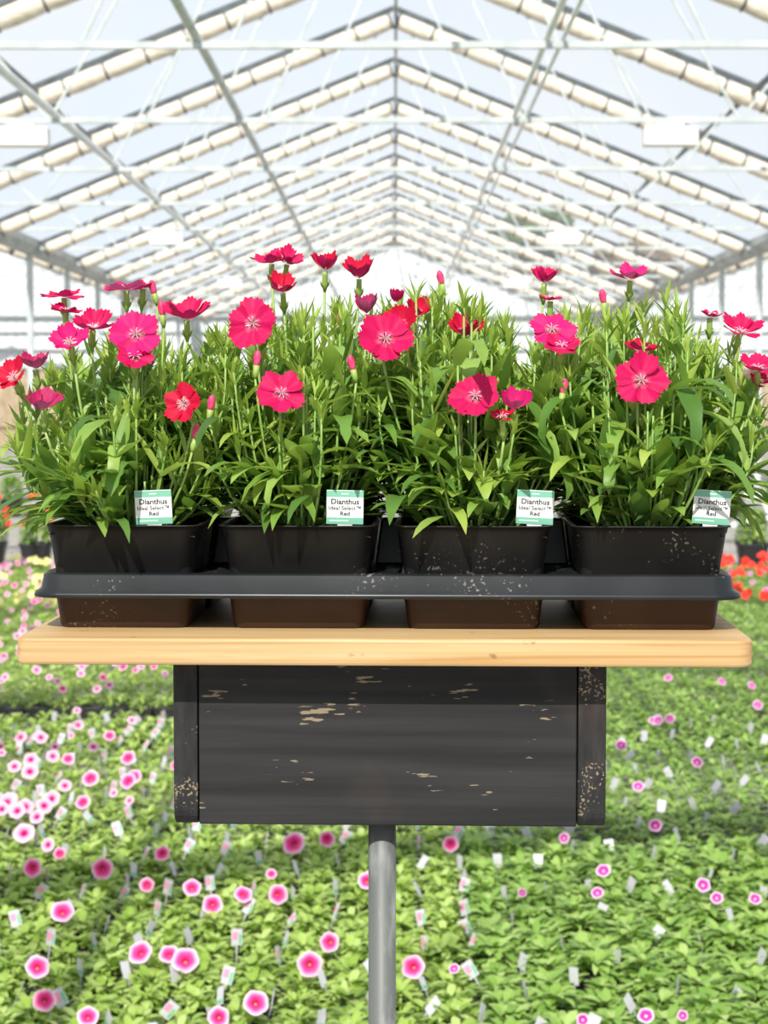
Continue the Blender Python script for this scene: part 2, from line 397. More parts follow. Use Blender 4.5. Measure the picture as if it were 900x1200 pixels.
# lengthwise pipes
def pipe(x, z, r, label, mt='galv'):
    q = MB(); q.tube([(x, ya, z), (x, yb, z)], r, 8); member('overhead_pipe', q, M[mt], label, 'pipe', smooth=True)
pipe(-1.45, HC+.06, .035, 'light grey pipe running lengthwise over the trusses, left of the ridge')
pipe(-3.15, HC+.05, .04, 'pale pipe running lengthwise on the truss chords, far left', 'palepipe')
pipe(1.12, HC+.06, .025, 'pale pipe running lengthwise over the trusses, right of the ridge', 'palepipe')
pipe(1.24, HC+.06, .018, 'thin pipe beside the pale lengthwise pipe, right of the ridge', 'palepipe')
# grow lamps under the chords
def make_lamp():
    t, _ = empty('grow_lamp', (0, 0, 0))
    q = MB()
    q.add([(-.25,-.1,-.22),(.25,-.1,-.22),(.25,.1,-.22),(-.25,.1,-.22),(-.245,-.09,-.05),(.245,-.09,-.05),(.245,.09,-.05),(-.245,.09,-.05)],
          [(0,3,2,1),(4,5,6,7),(0,1,5,4),(1,2,6,5),(2,3,7,6),(3,0,4,7)])
    link('reflector', q, M['lampwhite'], t, bevel=.01)
    q = MB(); q.box(-.12,.12,-.06,.06,-.05,-.015); link('ballast_box', q, M['lampwhite'], t, bevel=.005)
    q = MB(); q.tube([(-.17,0,-.16),(.17,0,-.16)], .025, 8); link('bulb', q, M['tagwhite'], t)
    return t
l0 = make_lamp(); first = True
for y, dn in ((Y0 + B, 'nearer'), (Y0 + 4*B, 'middle'), (Y0 + 7*B, 'farther')):
    for x, sd in ((-3.46, 'left'), (2.56, 'right')):
        o = l0 if first else copy_tree(l0); first = False
        o.location = (x, y, HC - .02)
        tag(o, 'white box lamp under a truss, %s of the three %s of the ridge' % (dn, sd), 'lamp', 'lamps hung from the trusses')

# trees outside
def tree(x, y, zc, rx, rz, mt, label):
    t, _ = empty('tree', (x, y, 0))
    q = MB(); q.tube([(0,0,0),(.1,0,zc*.5),(0,0,zc+rz*.5)], [.2,.15,.04], 8); link('trunk', q, M['bark'], t, smooth=True)
    q = MB(); rnd = random.Random(int(x*10))
    for _ in range(3800):
        th = rnd.uniform(0, 6.283); ph = math.acos(rnd.uniform(-1, 1)); rr = rnd.uniform(.55, 1) ** .5
        lump = 1 + .25*math.sin(3*th+ph*4)
        c = Vector((rx*rr*lump*math.sin(ph)*math.cos(th), rx*rr*lump*math.sin(ph)*math.sin(th), zc + rz*rr*math.cos(ph)))
        a = Vector((rnd.gauss(0,1), rnd.gauss(0,1), rnd.gauss(0,1))).normalized(); b = a.orthogonal().normalized(); s = rnd.uniform(.1,.22)
        q.add([c-a*s, c-b*s*.5, c+a*s, c+b*s*.5], [(0,1,2,3)])
    link('crown', q, mt, t); tag(t, label, 'tree')
tree(5.9, 78, 8.2, 1.7, 1.1, M['tree'], 'green tree outside seen through the roof, right of the ridge')
tree(10.2, 80, 7.2, 1.8, .9, M['tree_brown'], 'brown-green tree outside the roof, the one farther right')
tree(6.0, 84, 6.6, 1.6, .8, M['tree_brown'], 'small brown tree low behind the green tree outside')

# ------------------------------------------------------------------ display stand
RZ = R(-1.6)
ZT = CAMZ - .1835                      # top of the shelf
SC = Vector((-.0045, 1.58, 0))
def S(x, y, z=0):
    c, s = math.cos(RZ), math.sin(RZ)
    return Vector((SC.x + c*x - s*y, SC.y + s*x + c*y, z))
st, stm = empty('display_stand', (SC.x, SC.y, 0), RZ)
tag(st, 'pine shelf on a black box and grey pole holding the dianthus tray', 'display stand')
def rrect(hx, hy, r, n=6, corners=None):
    out = []
    rs = corners or [r]*4
    for (cx, cy, a0), rr in zip(((1,1,0),(-1,1,90),(-1,-1,180),(1,-1,270)), rs):
        for i in range(n+1):
            a = R(a0 + 90*i/n); out.append((cx*(hx-rr) + rr*math.cos(a), cy*(hy-rr) + rr*math.sin(a)))
    return out
def prism(pts, z0, z1):
    q = MB(); n = len(pts)
    q.add([(x,y,z0) for x,y in pts] + [(x,y,z1) for x,y in pts],
          [tuple(range(n))[::-1], tuple(range(n, 2*n))] + [(i,(i+1)%n,n+(i+1)%n,n+i) for i in range(n)])
    return q
TH = .0208
link('shelf', prism(rrect(.2835, .15, .01, 6, [.012,.012,.008,.014]), ZT-TH, ZT), M['pine'], st, bevel=.0022)
BH = .134
yf = -.15 + .040; yb_ = .11
zb0, zb1 = ZT-TH-BH, ZT-TH-.0003
link('front_panel', (lambda q: (q.box(-.1475,.1515,yf+.001,yf+.02,zb0+.001,zb1), q)[1])(MB()), M['black'], st, bevel=.001)
for s, x0, x1 in ((-1, -.1675, -.1485), (1, .1525, .1745)):
    q = MB(); r_ = .012
    pts = [(yf, zb1), (yf, zb0 + r_)] + [(yf + r_ - r_*math.cos(R(a)), zb0 + r_ - r_*math.sin(R(a))) for a in (20, 45, 70, 90)] + [(yb_, zb0), (yb_, zb1)]
    n = len(pts)
    q.add([(x0, a, b) for a, b in pts] + [(x1, a, b) for a, b in pts], [tuple(range(n)), tuple(range(n,2*n))[::-1]] + [((i+1)%n, i, n+i, n+(i+1)%n) for i in range(n)])
    link('side_panel', q, M['black_end'], st, bevel=.0012)
link('back_panel', (lambda q: (q.box(-.1475,.1515,yb_-.02,yb_-.001,zb0+.001,zb1), q)[1])(MB()), M['black'], st, bevel=.001)
q = MB(); q.tube([(-.003,-.0785,.01), (-.003,-.0785,ZT-TH-.001)], .0112, 24); link('pole', q, M['pole'], st, smooth=True)
q = MB(); q.tube([(-.003,-.0785,0),(-.003,-.0785,.012),(-.003,-.0785,.02)], [.17,.17,.03], 32); link('base_plate', q, M['pole'], st)

# ------------------------------------------------------------------ tray
PX, PY = .1405, .136
T0 = Vector((0, .035))                 # tray centre in stand space
ZDECK = ZT + .046
def ring(hx, hy, r, z, n=6): return [(x, y, z) for x, y in rrect(hx, hy, r, n)]
def loft(rings, close_bottom=False, close_top=False):
    q = MB(); n = len(rings[0]); vs = [v for rg in rings for v in rg]; fs = []
    for k in range(len(rings)-1):
        for i in range(n): fs.append((k*n+i, k*n+(i+1)%n, (k+1)*n+(i+1)%n, (k+1)*n+i))
    if close_bottom: fs.append(tuple(range(n))[::-1])
    if close_top: fs.append(tuple((len(rings)-1)*n+i for i in range(n)))
    q.add(vs, fs); return q
tc = S(T0.x, T0.y, ZT)
ty, tym = empty('carry_tray', tc, RZ)
tag(ty, 'black plastic carry tray with eight square cells on the pine shelf', 'tray')
hx, hy = .2735, .1375
zd = ZDECK - ZT
link('rim', loft([ring(hx-.006, hy-.006, .014, zd-.006), ring(hx-.002, hy-.002, .016, zd), ring(hx+.001, hy+.001, .017, zd-.002), ring(hx+.003, hy+.003, .019, zd-.013),
                  ring(hx+.0075, hy+.0075, .022, zd-.0155), ring(hx+.0085, hy+.0085, .023, zd-.0185), ring(hx+.0075, hy+.0075, .022, zd-.0195), ring(hx+.002, hy+.002, .018, zd-.0155), ring(hx, hy, .016, zd-.012)]), M['tray'], ty, smooth=True)
q = MB()
cw = .1165/2
cxs = [(i-1.5)*PX for i in range(4)]; cys = [(-.5)*PY, .5*PY]
xe = [-hx+.004] + [c for cx in cxs for c in (cx-cw+.003, cx+cw-.003)] + [hx-.004]
for i in range(0, len(xe), 2): q.box(xe[i], xe[i+1], -hy+.004, hy-.004, zd-.0045, zd-.003)
ye = [-hy+.004] + [c for cy in cys for c in (cy-cw+.003, cy+cw-.003)] + [hy-.004]
for i in range(0, len(ye), 2):
    for j in range(4): q.box(xe[2*j+1], xe[2*j+2], ye[i], ye[i+1], zd-.0045, zd-.003)
link('deck', q, M['tray'], ty)
cell = None
for cx in cxs:
    for cy in cys:
        if cell is None:
            rg = [ring(cw-.0075, cw-.0075, .008, .0), ring(cw-.0055, cw-.0055, .011, .0025), ring(cw-.0005, cw-.0005, .012, zd-.005), ring(cw-.0015, cw-.0015, .011, zd-.005), ring(cw-.0065, cw-.0065, .01, .0035)]
            qq = loft(rg, True, True)
            cell = link('cell', qq, M['cell'], ty, smooth=True); o = cell
            e = o.modifiers.new('es', 'EDGE_SPLIT'); e.split_angle = R(50)
        else:
            o = cell.copy(); C.objects.link(o)
        o.location = (cx, cy, .0)

for cx in (-PX, 0, PX):  # added dark posts that block the bright view through the pot gaps
    q = MB(); h0, h1 = zd-.004, zd+.036
    q.add([(cx-.0125,-.012,h0),(cx+.0125,-.012,h0),(cx+.0125,.012,h0),(cx-.0125,.012,h0),(cx-.0075,-.007,h1),(cx+.0075,-.007,h1),(cx+.0075,.007,h1),(cx-.0075,.007,h1)],
          [(0,3,2,1),(4,5,6,7),(0,1,5,4),(1,2,6,5),(2,3,7,6),(3,0,4,7)])
    link('gap_blocker', q, M['tray'], ty, bevel=.002)
# pots (mesh shared): origin at its base
PH = .0795
pw = .0635
def pot_mesh():
    return loft([ring(.049,.049,.01,0), ring(.0505,.0505,.012,.002), ring(pw-.0035,pw-.0035,.012,PH-.006), ring(pw-.0028,pw-.0028,.012,PH-.0055), ring(pw-.002,pw-.002,.012,PH-.001), ring(pw,pw,.013,PH-.0008), ring(pw,pw,.013,PH),
                 ring(pw-.0045,pw-.0045,.011,PH), ring(pw-.008,pw-.008,.011,.04)], True, False)
pot_me = pot_mesh().mesh('pot', True)
soil_me = MB(); g = 10; hs = pw-.0052
vs = [((i/g*2-1)*hs, (j/g*2-1)*hs, PH-.008 + .002*math.sin(i*2.3+j*1.7)) for j in range(g+1) for i in range(g+1)]
soil_me.add(vs, [(j*(g+1)+i, j*(g+1)+i+1, (j+1)*(g+1)+i+1, (j+1)*(g+1)+i) for j in range(g) for i in range(g)])
soil_me = soil_me.mesh('soil', True)

# ------------------------------------------------------------------ leaves
LW = [.42, .8, 1.0, .88, .55, .0]
def leaf(q, base, d, up, L, w, droop=.3, fold=.25, mi=0, n=5, prof=LW, check=None):
    """lanceolate blade: base point, direction, up hint"""
    d = d.normalized(); side = d.cross(up)
    if side.length < 1e-4: side = d.orthogonal()
    side.normalize(); nrm = side.cross(d).normalized()
    vs = []; p = base.copy(); step = L / n; ang = 0
    cur = d.copy()
    for i in range(n+1):
        ww = w * .5 * prof[min(len(prof)-1, round(i*(len(prof)-1)/n))]
        nn = side.cross(cur).normalized()
        vs += [p - side*ww + nn*ww*fold, p, p + side*ww + nn*ww*fold] if i < n else [p]
        cur = (Matrix.Rotation(-droop / n * (1 + i*.35), 3, side) @ cur).normalized()
        p = p + cur * step
    fs = []
    for i in range(n-1):
        a = 3*i; fs += [(a,a+1,a+4,a+3),(a+1,a+2,a+5,a+4)]
    a = 3*(n-1); fs += [(a,a+1,a+3),(a+1,a+2,a+3)]
    if check is not None and any(check(v) for v in vs[1::3] + [vs[-1]]): return False
    q.add(vs, fs, mi)
    return True

# flowers seen in the photograph: px, py, width px, tilt of face up from the camera (deg), sideways turn, cup angle, kind, depth
FL = [
 (75,346,50,84,0,8,'magenta',1.60),(77,364,44,80,10,10,'magenta',1.585),(109,378,47,66,15,34,'magenta',1.56),(81,399,46,48,-12,22,'pink',1.535),
 (159,392,60,22,5,6,'pink',1.515),(158,417,48,45,12,14,'magenta',1.505),(148,337,54,84,0,10,'pink',1.60),(168,335,28,74,25,20,'magenta',1.61),(219,366,54,70,5,30,'magenta',1.56),
 (296,379,64,12,-4,4,'magenta',1.52),(330,461,61,34,10,9,'magenta',1.475),(214,473,52,14,-25,16,'crimson',1.475),
 (318,303,46,74,0,24,'magenta',1.66),(338,304,34,55,30,34,'magenta',1.665),(331,335,38,66,-5,38,'crimson',1.62),(381,308,33,74,5,44,'crimson',1.65),(421,317,45,70,4,38,'crimson',1.65),
 (430,358,30,74,0,50,'dusk',1.59),(14,440,44,40,-30,22,'crimson',1.54),(41,426,42,72,-8,30,'dusk',1.555),(50,472,46,68,0,34,'dusk',1.50),
 (452,396,66,30,10,14,'magenta',1.505),(468,380,46,20,-20,26,'crimson',1.525),(490,363,30,50,20,44,'crimson',1.59),(465,347,22,76,0,58,'magenta',1.60),
 (545,384,42,68,8,38,'crimson',1.575),(638,323,32,74,4,44,'magenta',1.65),(647,386,54,40,-6,8,'pink',1.53),(658,404,46,58,6,16,'magenta',1.52),
 (557,464,63,38,-4,8,'magenta',1.475),(603,472,40,52,6,42,'pink',1.49),(588,488,30,66,-14,20,'crimson',1.48),
 (739,323,48,74,8,20,'pink',1.64),(645,350,28,78,0,16,'magenta',1.62),(751,446,66,30,4,8,'magenta',1.49),(751,408,43,78,10,20,'crimson',1.55),
 (832,369,26,78,0,20,'magenta',1.61),(869,385,54,62,20,22,'magenta',1.57),(888,428,46,60,-10,26,'magenta',1.53),(889,446,26,50,20,30,'magenta',1.54),
]
BUDS = [(190,366,1.57),(180,341,1.61),(398,377,1.56),(229,511,1.485),(247,477,1.50),(707,352,1.6),(517,330,1.62),(301,425,1.5),(413,430,1.5),(660,458,1.5)]
FP = [(at(f[0], f[1], f[7]), f) for f in FL]

def blocked(p, own=None):
    x, y = pix(p)
    for c, f in FP:
        if p.y < c.y + .012:
            rx = f[2]*.5; ry = rx * max(.42, abs(math.cos(R(f[3])))*1.0)
            if ((x-f[0])/(rx+2))**2 + ((y-f[1])/(ry+2))**2 < 1: return True
    return False

OUT = [(-60,545),(0,500),(30,440),(60,405),(100,385),(150,365),(200,395),(240,372),(290,350),(340,350),(380,345),(430,348),(480,325),(520,312),(560,335),(600,372),(640,345),(680,340),(730,345),(770,325),(810,345),(850,372),(900,415),(960,500),(1010,560)]
def outline(x):
    for (a, b), (c, d) in zip(OUT, OUT[1:]):
        if a <= x <= c: return b + (d-b)*(x-a)/(c-a)
    return 560
TAGS = [(181,590,44,-2),(404,593.5,43,1),(626,593.5,43,2.5),(832,595,45,4)]
def in_tag(p):
    x, y = pix(p)
    return any(abs(x-t[0]) < 27 and 566 < y < 616 for t in TAGS) and p.y < 1.52

def sweep(a, b, lean, n=7):
    """stem path from soil a to tip b, bowing outward first"""
    a = Vector(a); b = Vector(b); out = []
    c = Vector((a.x + (b.x-a.x)*lean, a.y + (b.y-a.y)*lean, a.z + (b.z-a.z)*.35))
    for i in range(n+1):
        t = i/n; out.append(a*(1-t)**2 + c*2*t*(1-t) + b*t*t)
    return out

def petal_flower(q, c, nrm, Rr, cup, rnd, petals=5):
    nrm = nrm.normalized(); u = nrm.orthogonal().normalized(); v = nrm.cross(u)
    NT, NS = 7, 14
    ph0 = rnd.uniform(0, 6.28)
    for k in range(petals):
        a0 = ph0 + k*2*math.pi/petals + rnd.uniform(-.08,.08)
        cu = R(cup + rnd.uniform(-11, 11)); rr = Rr*rnd.uniform(.86,1.07); off = (k % 2)*.0008 + k*.00015
        sk = rnd.uniform(-.15,.15)
        vs = []; uvs = []
        for i in range(NT+1):
            t = i/NT
            ha = R(14) + R(31)*min(1, t*1.6)**.8
            for j in range(NS+1):
                s = j/NS*2-1
                rim = 1 - (.27 if cup < 26 else .12)*abs(s)**2.4 + .03*math.sin(s*7+k*2)
                if i == NT: rim += (.05 if j % 2 else -.05)*(.6+.8*((j*7+k*3) % 5)/4)
                r = rr*t*rim
                if i == NT: r = max(r, rr*.6)
                an = a0 + s*ha
                lift = math.sin(cu*(.55+.6*t)) ; flat = math.cos(cu*(.55+.6*t))
                z = r*lift + off + rr*.075*math.sin(s*5+k*1.7)*t + rr*sk*s*t*.3 - rr*.03*abs(s)*t
                p = c + (u*math.cos(an) + v*math.sin(an))*r*flat + nrm*z
                vs.append(p); uvs.append((t, (s+1)/2 + k))
        fs = [(i*(NS+1)+j, (i+1)*(NS+1)+j, (i+1)*(NS+1)+j+1, i*(NS+1)+j+1) for i in range(NT) for j in range(NS)]
        q.add(vs, fs, 0, uvs)

def tube_path(q, pts, r0, r1, n=6):
    k = len(pts)-1; q.tube(pts, [r0 + (r1-r0)*i/k for i in range(k+1)], n)

PLANTLAB = {}
COLS = ['leftmost', 'second from the left', 'third from the left', 'rightmost']
def where(px):
    return 'left edge' if px < 60 else 'right edge' if px > 840 else 'middle'
plants = []
for r_i, cy in enumerate(cys):
    for c_i, cx in enumerate(cxs):
        base = S(T0.x + cx, T0.y + cy, ZT + .0038)
        t, tm = empty('potted_dianthus', base, RZ)
        if r_i == 0:
            lab = ['front-row potted dianthus at the left end of the tray, leaves spilling over',
                   'second front-row potted dianthus from the left, two large magenta flowers facing forward',
                   'third front-row potted dianthus from the left, flat magenta flower beside a half-open one',
                   'front-row potted dianthus at the right end of the tray, one broad magenta flower'][c_i]
        else:
            lab = ['dianthus in the back row behind the leftmost front pot', 'dianthus in the back row behind the second front pot, tallest red blooms',
                   'dianthus in the back row behind the third front pot', 'dianthus in the back row behind the rightmost front pot'][c_i]
        tag(t, lab, 'potted plant', 'potted dianthus in the carry tray')
        link('pot', pot_me, M['pot'], t); link('soil', soil_me, M['soil'], t)
        plants.append((t, tm, base, r_i, c_i))

def clash(p):
    if blocked(p) or in_tag(p): return True
    for q_ in plants:
        b = q_[2]
        if b.z - .01 < p.z < b.z + PH + .002 and max(abs(p.x-b.x), abs(p.y-b.y)) < .0665 and not (p.z > b.z + PH - .008 and max(abs(p.x-b.x), abs(p.y-b.y)) < .055): return True
    return False
def grow(pl):
    t, tm, base, row, col = pl
    rnd = random.Random(100 + row*10 + col)
    fol = MB(); stm_ = MB()
    soilz = base.z + PH - .007
    nst = 64 if row == 0 else 44
    for k in range(nst):
        th = rnd.uniform(0, 2*math.pi); rr = math.sqrt(rnd.random())
        a = Vector((base.x + rr*.035*math.cos(th), base.y + rr*.035*math.sin(th), soilz - .003))
        R_ = .088 * rr
        if col in (0, 3) and ((th > 1.6 and th < 4.7) == (col == 0)): R_ *= 1.25
        tip = Vector((base.x + R_*math.cos(th), base.y + R_*.85*math.sin(th), 0))
        front = max(0, (base.y - .01 - tip.y) / .075) if row == 0 else 0
        px, _ = pix((tip.x, tip.y, 1.55))
        oy = outline(px) + 8
        zmax = at(px, oy, tip.y).z
        uu = rnd.uniform(.72, 1.0)*(1 - .1*rr) if front <= 0 else rnd.uniform(.28, 1)*(1 - .42*min(1, front))
        if k < 8 and row == 0: uu = rnd.uniform(.2, .45)
        tip.z = soilz + max(.03, (zmax - soilz)*uu)
        path = sweep(a, tip, rnd.uniform(.75, 1.15) if uu > .5 else .6)
        H = tip.z - soilz
        # stem
        path = [p for i, p in enumerate(path) if not (i > 3 and blocked(p))]
        if len(path) < 4: continue
        tube_path(stm_, path, .0014, .0009, 5)
        L_total = sum((path[i+1]-path[i]).length for i in range(len(path)-1))
        nn = max(4, int(L_total / .0165))
        az = rnd.uniform(0, 3.14)
        for j in range(nn):
            f = (j + .4) / nn; s_ = f*(len(path)-1); i = min(int(s_), len(path)-2)
            p = path[i].lerp(path[i+1], s_-i); d = (path[i+1]-path[i]).normalized()
            az += 1.57 + rnd.uniform(-.4,.4)
            o1 = d.orthogonal().normalized()
            for sg in (0, math.pi):
                if rnd.random() < .1: continue
                od = Matrix.Rotation(az+sg, 3, d) @ o1
                spread = R(rnd.uniform(30, 68)) if f < .8 else R(rnd.uniform(15,42))
                ld = d*math.cos(spread) + od*math.sin(spread)
                big = math.sin(math.pi*min(1, f*.9+.15))
                L = rnd.uniform(.03, .056) * (.65 + .6*big) ; w = rnd.uniform(.0078, .0135)*(.6+.55*big)
                if rnd.random() < .1: L *= 1.35; w *= 1.25
                if f > .86: L *= .75; w *= .6
                tp = p + ld*L; mid = p + ld*L*.6
                if blocked(tp) or blocked(mid) or blocked(p) or in_tag(tp) or in_tag(mid): continue
                if tp.z < base.z + PH and max(abs(tp.x-base.x), abs(tp.y-base.y)) < .066: continue
                if pix(tp)[1] < oy - 34 : L *= .55
                leaf(fol, p, ld, Vector((0,0,1)), L, w, rnd.uniform(-.1, .9) if f < .8 else rnd.uniform(-.1,.5), rnd.uniform(.1,.5), 0 if rnd.random() > f*.45 else 1, check=clash)
        # terminal tuft
        if not blocked(path[-1]):
            d = (path[-1]-path[-3]).normalized()
            for j in range(rnd.randint(6, 10)):
                od = Matrix.Rotation(rnd.uniform(0, 6.28), 3, d) @ d.orthogonal().normalized(); sp = R(rnd.uniform(4, 40))
                ld = d*math.cos(sp)+od*math.sin(sp); p = path[-1] - d*rnd.uniform(0, .013); L = rnd.uniform(.012,.028)
                if blocked(p+ld*L) or in_tag(p+ld*L): continue
                leaf(fol, p, ld, Vector((0,0,1)), L, rnd.uniform(.002,.0042), rnd.uniform(-.2,.5), .4, 1, 4)
    def clash_low(v): return clash(v) or (pix(v)[1] > lowlim)
    # broad arching leaves low in the pot and over its edge
    for k in range(95 if row == 0 else 34):
        th = rnd.uniform(0, 2*math.pi) if row else rnd.choice([rnd.uniform(-2.9, -.25), rnd.uniform(0, 6.28)])
        rr = rnd.uniform(.01, .05)
        lowlim = rnd.choice((612, 616, 622, 640)) if row == 0 else 700
        p = Vector((base.x+rr*math.cos(th), base.y+rr*math.sin(th), soilz + rnd.uniform(.004,.05)))
        el = R(rnd.uniform(5, 60)); ld = Vector((math.cos(th)*math.cos(el), math.sin(th)*math.cos(el), math.sin(el)))
        L = rnd.uniform(.03,.062); tp = p+ld*L
        if blocked(tp) or in_tag(tp) or in_tag(p+ld*L*.6) or in_tag(tp-Vector((0,0,.015))): continue
        leaf(fol, p, ld, Vector((0,0,1)), L, rnd.uniform(.010,.017), rnd.uniform(.0,.9), .2, 0 if rnd.random() < .6 else 1, 6, check=clash_low)
        if rr > .02: tube_path(stm_, [Vector((base.x+rr*.6*math.cos(th), base.y+rr*.6*math.sin(th), soilz-.003)), p], .0012, .001, 5)
    # a few long leaves through the canopy
    for k in range(34 if row == 0 else 14):
        th = rnd.uniform(0, 6.28); rr = rnd.uniform(.01,.06)
        x = base.x + rr*math.cos(th); y = base.y + rr*math.sin(th); px, _ = pix((x, y, 1.5)); zm = at(px, outline(px)+40, y).z
        p = Vector((x, y, soilz + (zm-soilz)*rnd.uniform(.25,.8)))
        el = R(rnd.uniform(0, 65)); th += rnd.uniform(-.6,.6); ld = Vector((math.cos(th)*math.cos(el), math.sin(th)*math.cos(el), math.sin(el)))
        L = rnd.uniform(.05,.085)
        if any(blocked(p+ld*L*f) or in_tag(p+ld*L*f) for f in (0,.3,.6,.9)): continue
        leaf(fol, p, ld, Vector((0,0,1)), L, rnd.uniform(.012,.021), rnd.uniform(.4,1.3), .25, 0, 7, check=clash)
        tube_path(stm_, sweep((base.x+(x-base.x)*.4, base.y+(y-base.y)*.4, soilz-.003), p, .9, 5), .0014, .001, 5)
    link('foliage', fol, [M['leaf'], M['tuft']], t, tm, True)
    link('stems', stm_, M['stem'], t, tm, True)
for pl in plants: grow(pl)

def owner(p):
    best = None; bd = 9
    for pl in plants:
        b = pl[2]; yy = b.y - (.02 if pl[3] == 0 else 0)
        dd = abs(p.x-b.x) + 1.2*abs(p.y-yy)
        if dd < bd: bd = dd; best = pl
    return best
FN = {'magenta': 'magenta flower', 'crimson': 'crimson red flower', 'pink': 'bright pink flower', 'dusk': 'dusky purple-red flower'}
rnd = random.Random(5)
for (c, f) in FP:
    px, py, w, el, azd, cup, kind, dep = f
    pl = owner(c); t, tm, base = pl[0], pl[1], pl[2]
    nrm = Vector((math.sin(R(azd))*math.cos(R(el)), -math.cos(R(azd))*math.cos(R(el)), math.sin(R(el))))
    Rr = w / FPX * dep * .5 / max(.62, math.cos(R(cup))*.98)
    cc = c - nrm * Rr * math.sin(R(cup)) * .55
    q = MB(); petal_flower(q, cc, nrm, Rr, cup, rnd)
    fm = tm @ Matrix.Translation(Vector(tm.inverted() @ cc))
    fo = link('flower', q, M[kind], t, fm, True); fo.location = tm.inverted() @ cc
    if kind != 'magenta': fo['label'] = FN[kind]
    up = Vector((0,0,1)); dn = (-nrm*.7 - up*.45).normalized() if el < 60 else (-nrm)
    q = MB(); e = cc + dn*.019
    q.tube([cc + dn*.0008, cc + dn*.004, cc + dn*.012, e], [.0027,.0024,.0029,.0014], 8)
    for k in range(4):
        od = Matrix.Rotation(k*1.57, 3, dn) @ dn.orthogonal().normalized(); leaf(q, e - dn*.001, (-dn*.9+od*.45), od, .011, .003, -.2, .3, 0, 4)
    link('calyx', q, M['calyx'], fo, fm, True)
    q = MB(); b0 = Vector((base.x + (e.x-base.x)*.25, base.y + (e.y-base.y)*.25, base.z + PH - .01))
    pts = sweep(b0, e, .7, 8); tube_path(q, pts, .0015, .0011, 6)
    # small leaf pairs on the flower stem, away from the petals
    for j in (4, 6):
        d = (pts[j+1]-pts[j]).normalized(); az = rnd.uniform(0, 3)
        for sg in (0, math.pi):
            od = Matrix.Rotation(az+sg, 3, d) @ d.orthogonal().normalized()
            ld = d*.75+od*.6; L = rnd.uniform(.02,.035)
            if blocked(pts[j]+ld*L) or in_tag(pts[j]+ld*L): continue
            leaf(q, pts[j], ld, up, L, .0045, rnd.uniform(0,.7), .3, 0, 4)
    link('flower_stem', q, M['stem'], fo, fm, True)
    if cup < 40:
        q = MB()
        for k in range(7):
            a = k*.9+rnd.random()*.4; u = nrm.orthogonal().normalized(); od = Matrix.Rotation(a, 3, nrm) @ u
            q.tube([cc + nrm*.0005, cc + nrm*.003 + od*.0015, cc + nrm*.0042 + od*.004, cc + nrm*.0032 + od*.0056], [.00028,.00028,.00028,.00042], 4)
        link('stamens', q, M['stamen'], fo, fm, True)
for (px, py, dep) in BUDS:
    c = at(px, py, dep); pl = owner(c); t, tm, base = pl[0], pl[1], pl[2]
    d = Vector((rnd.uniform(-.25,.25), rnd.uniform(-.25,.1), 1)).normalized()
    fm = tm @ Matrix.Translation(Vector(tm.inverted() @ c))
    q = MB(); q.tube([c - d*.004, c, c + d*.005, c + d*.0085, c + d*.010], [.0018,.0028,.0034,.0022,.0004], 8)
    bo = link('bud', q, M['budpink'], t, fm, True); bo.location = tm.inverted() @ c
    q = MB(); q.tube([c - d*.013, c - d*.009, c - d*.002], [.0012,.0024,.0028], 8); e = c - d*.013
    tube_path(q, sweep((base.x+(e.x-base.x)*.3, base.y+(e.y-base.y)*.3, base.z+PH-.01), e, .7, 6), .0013, .001, 5)
    link('calyx', q, M['calyx'], bo, fm, True)

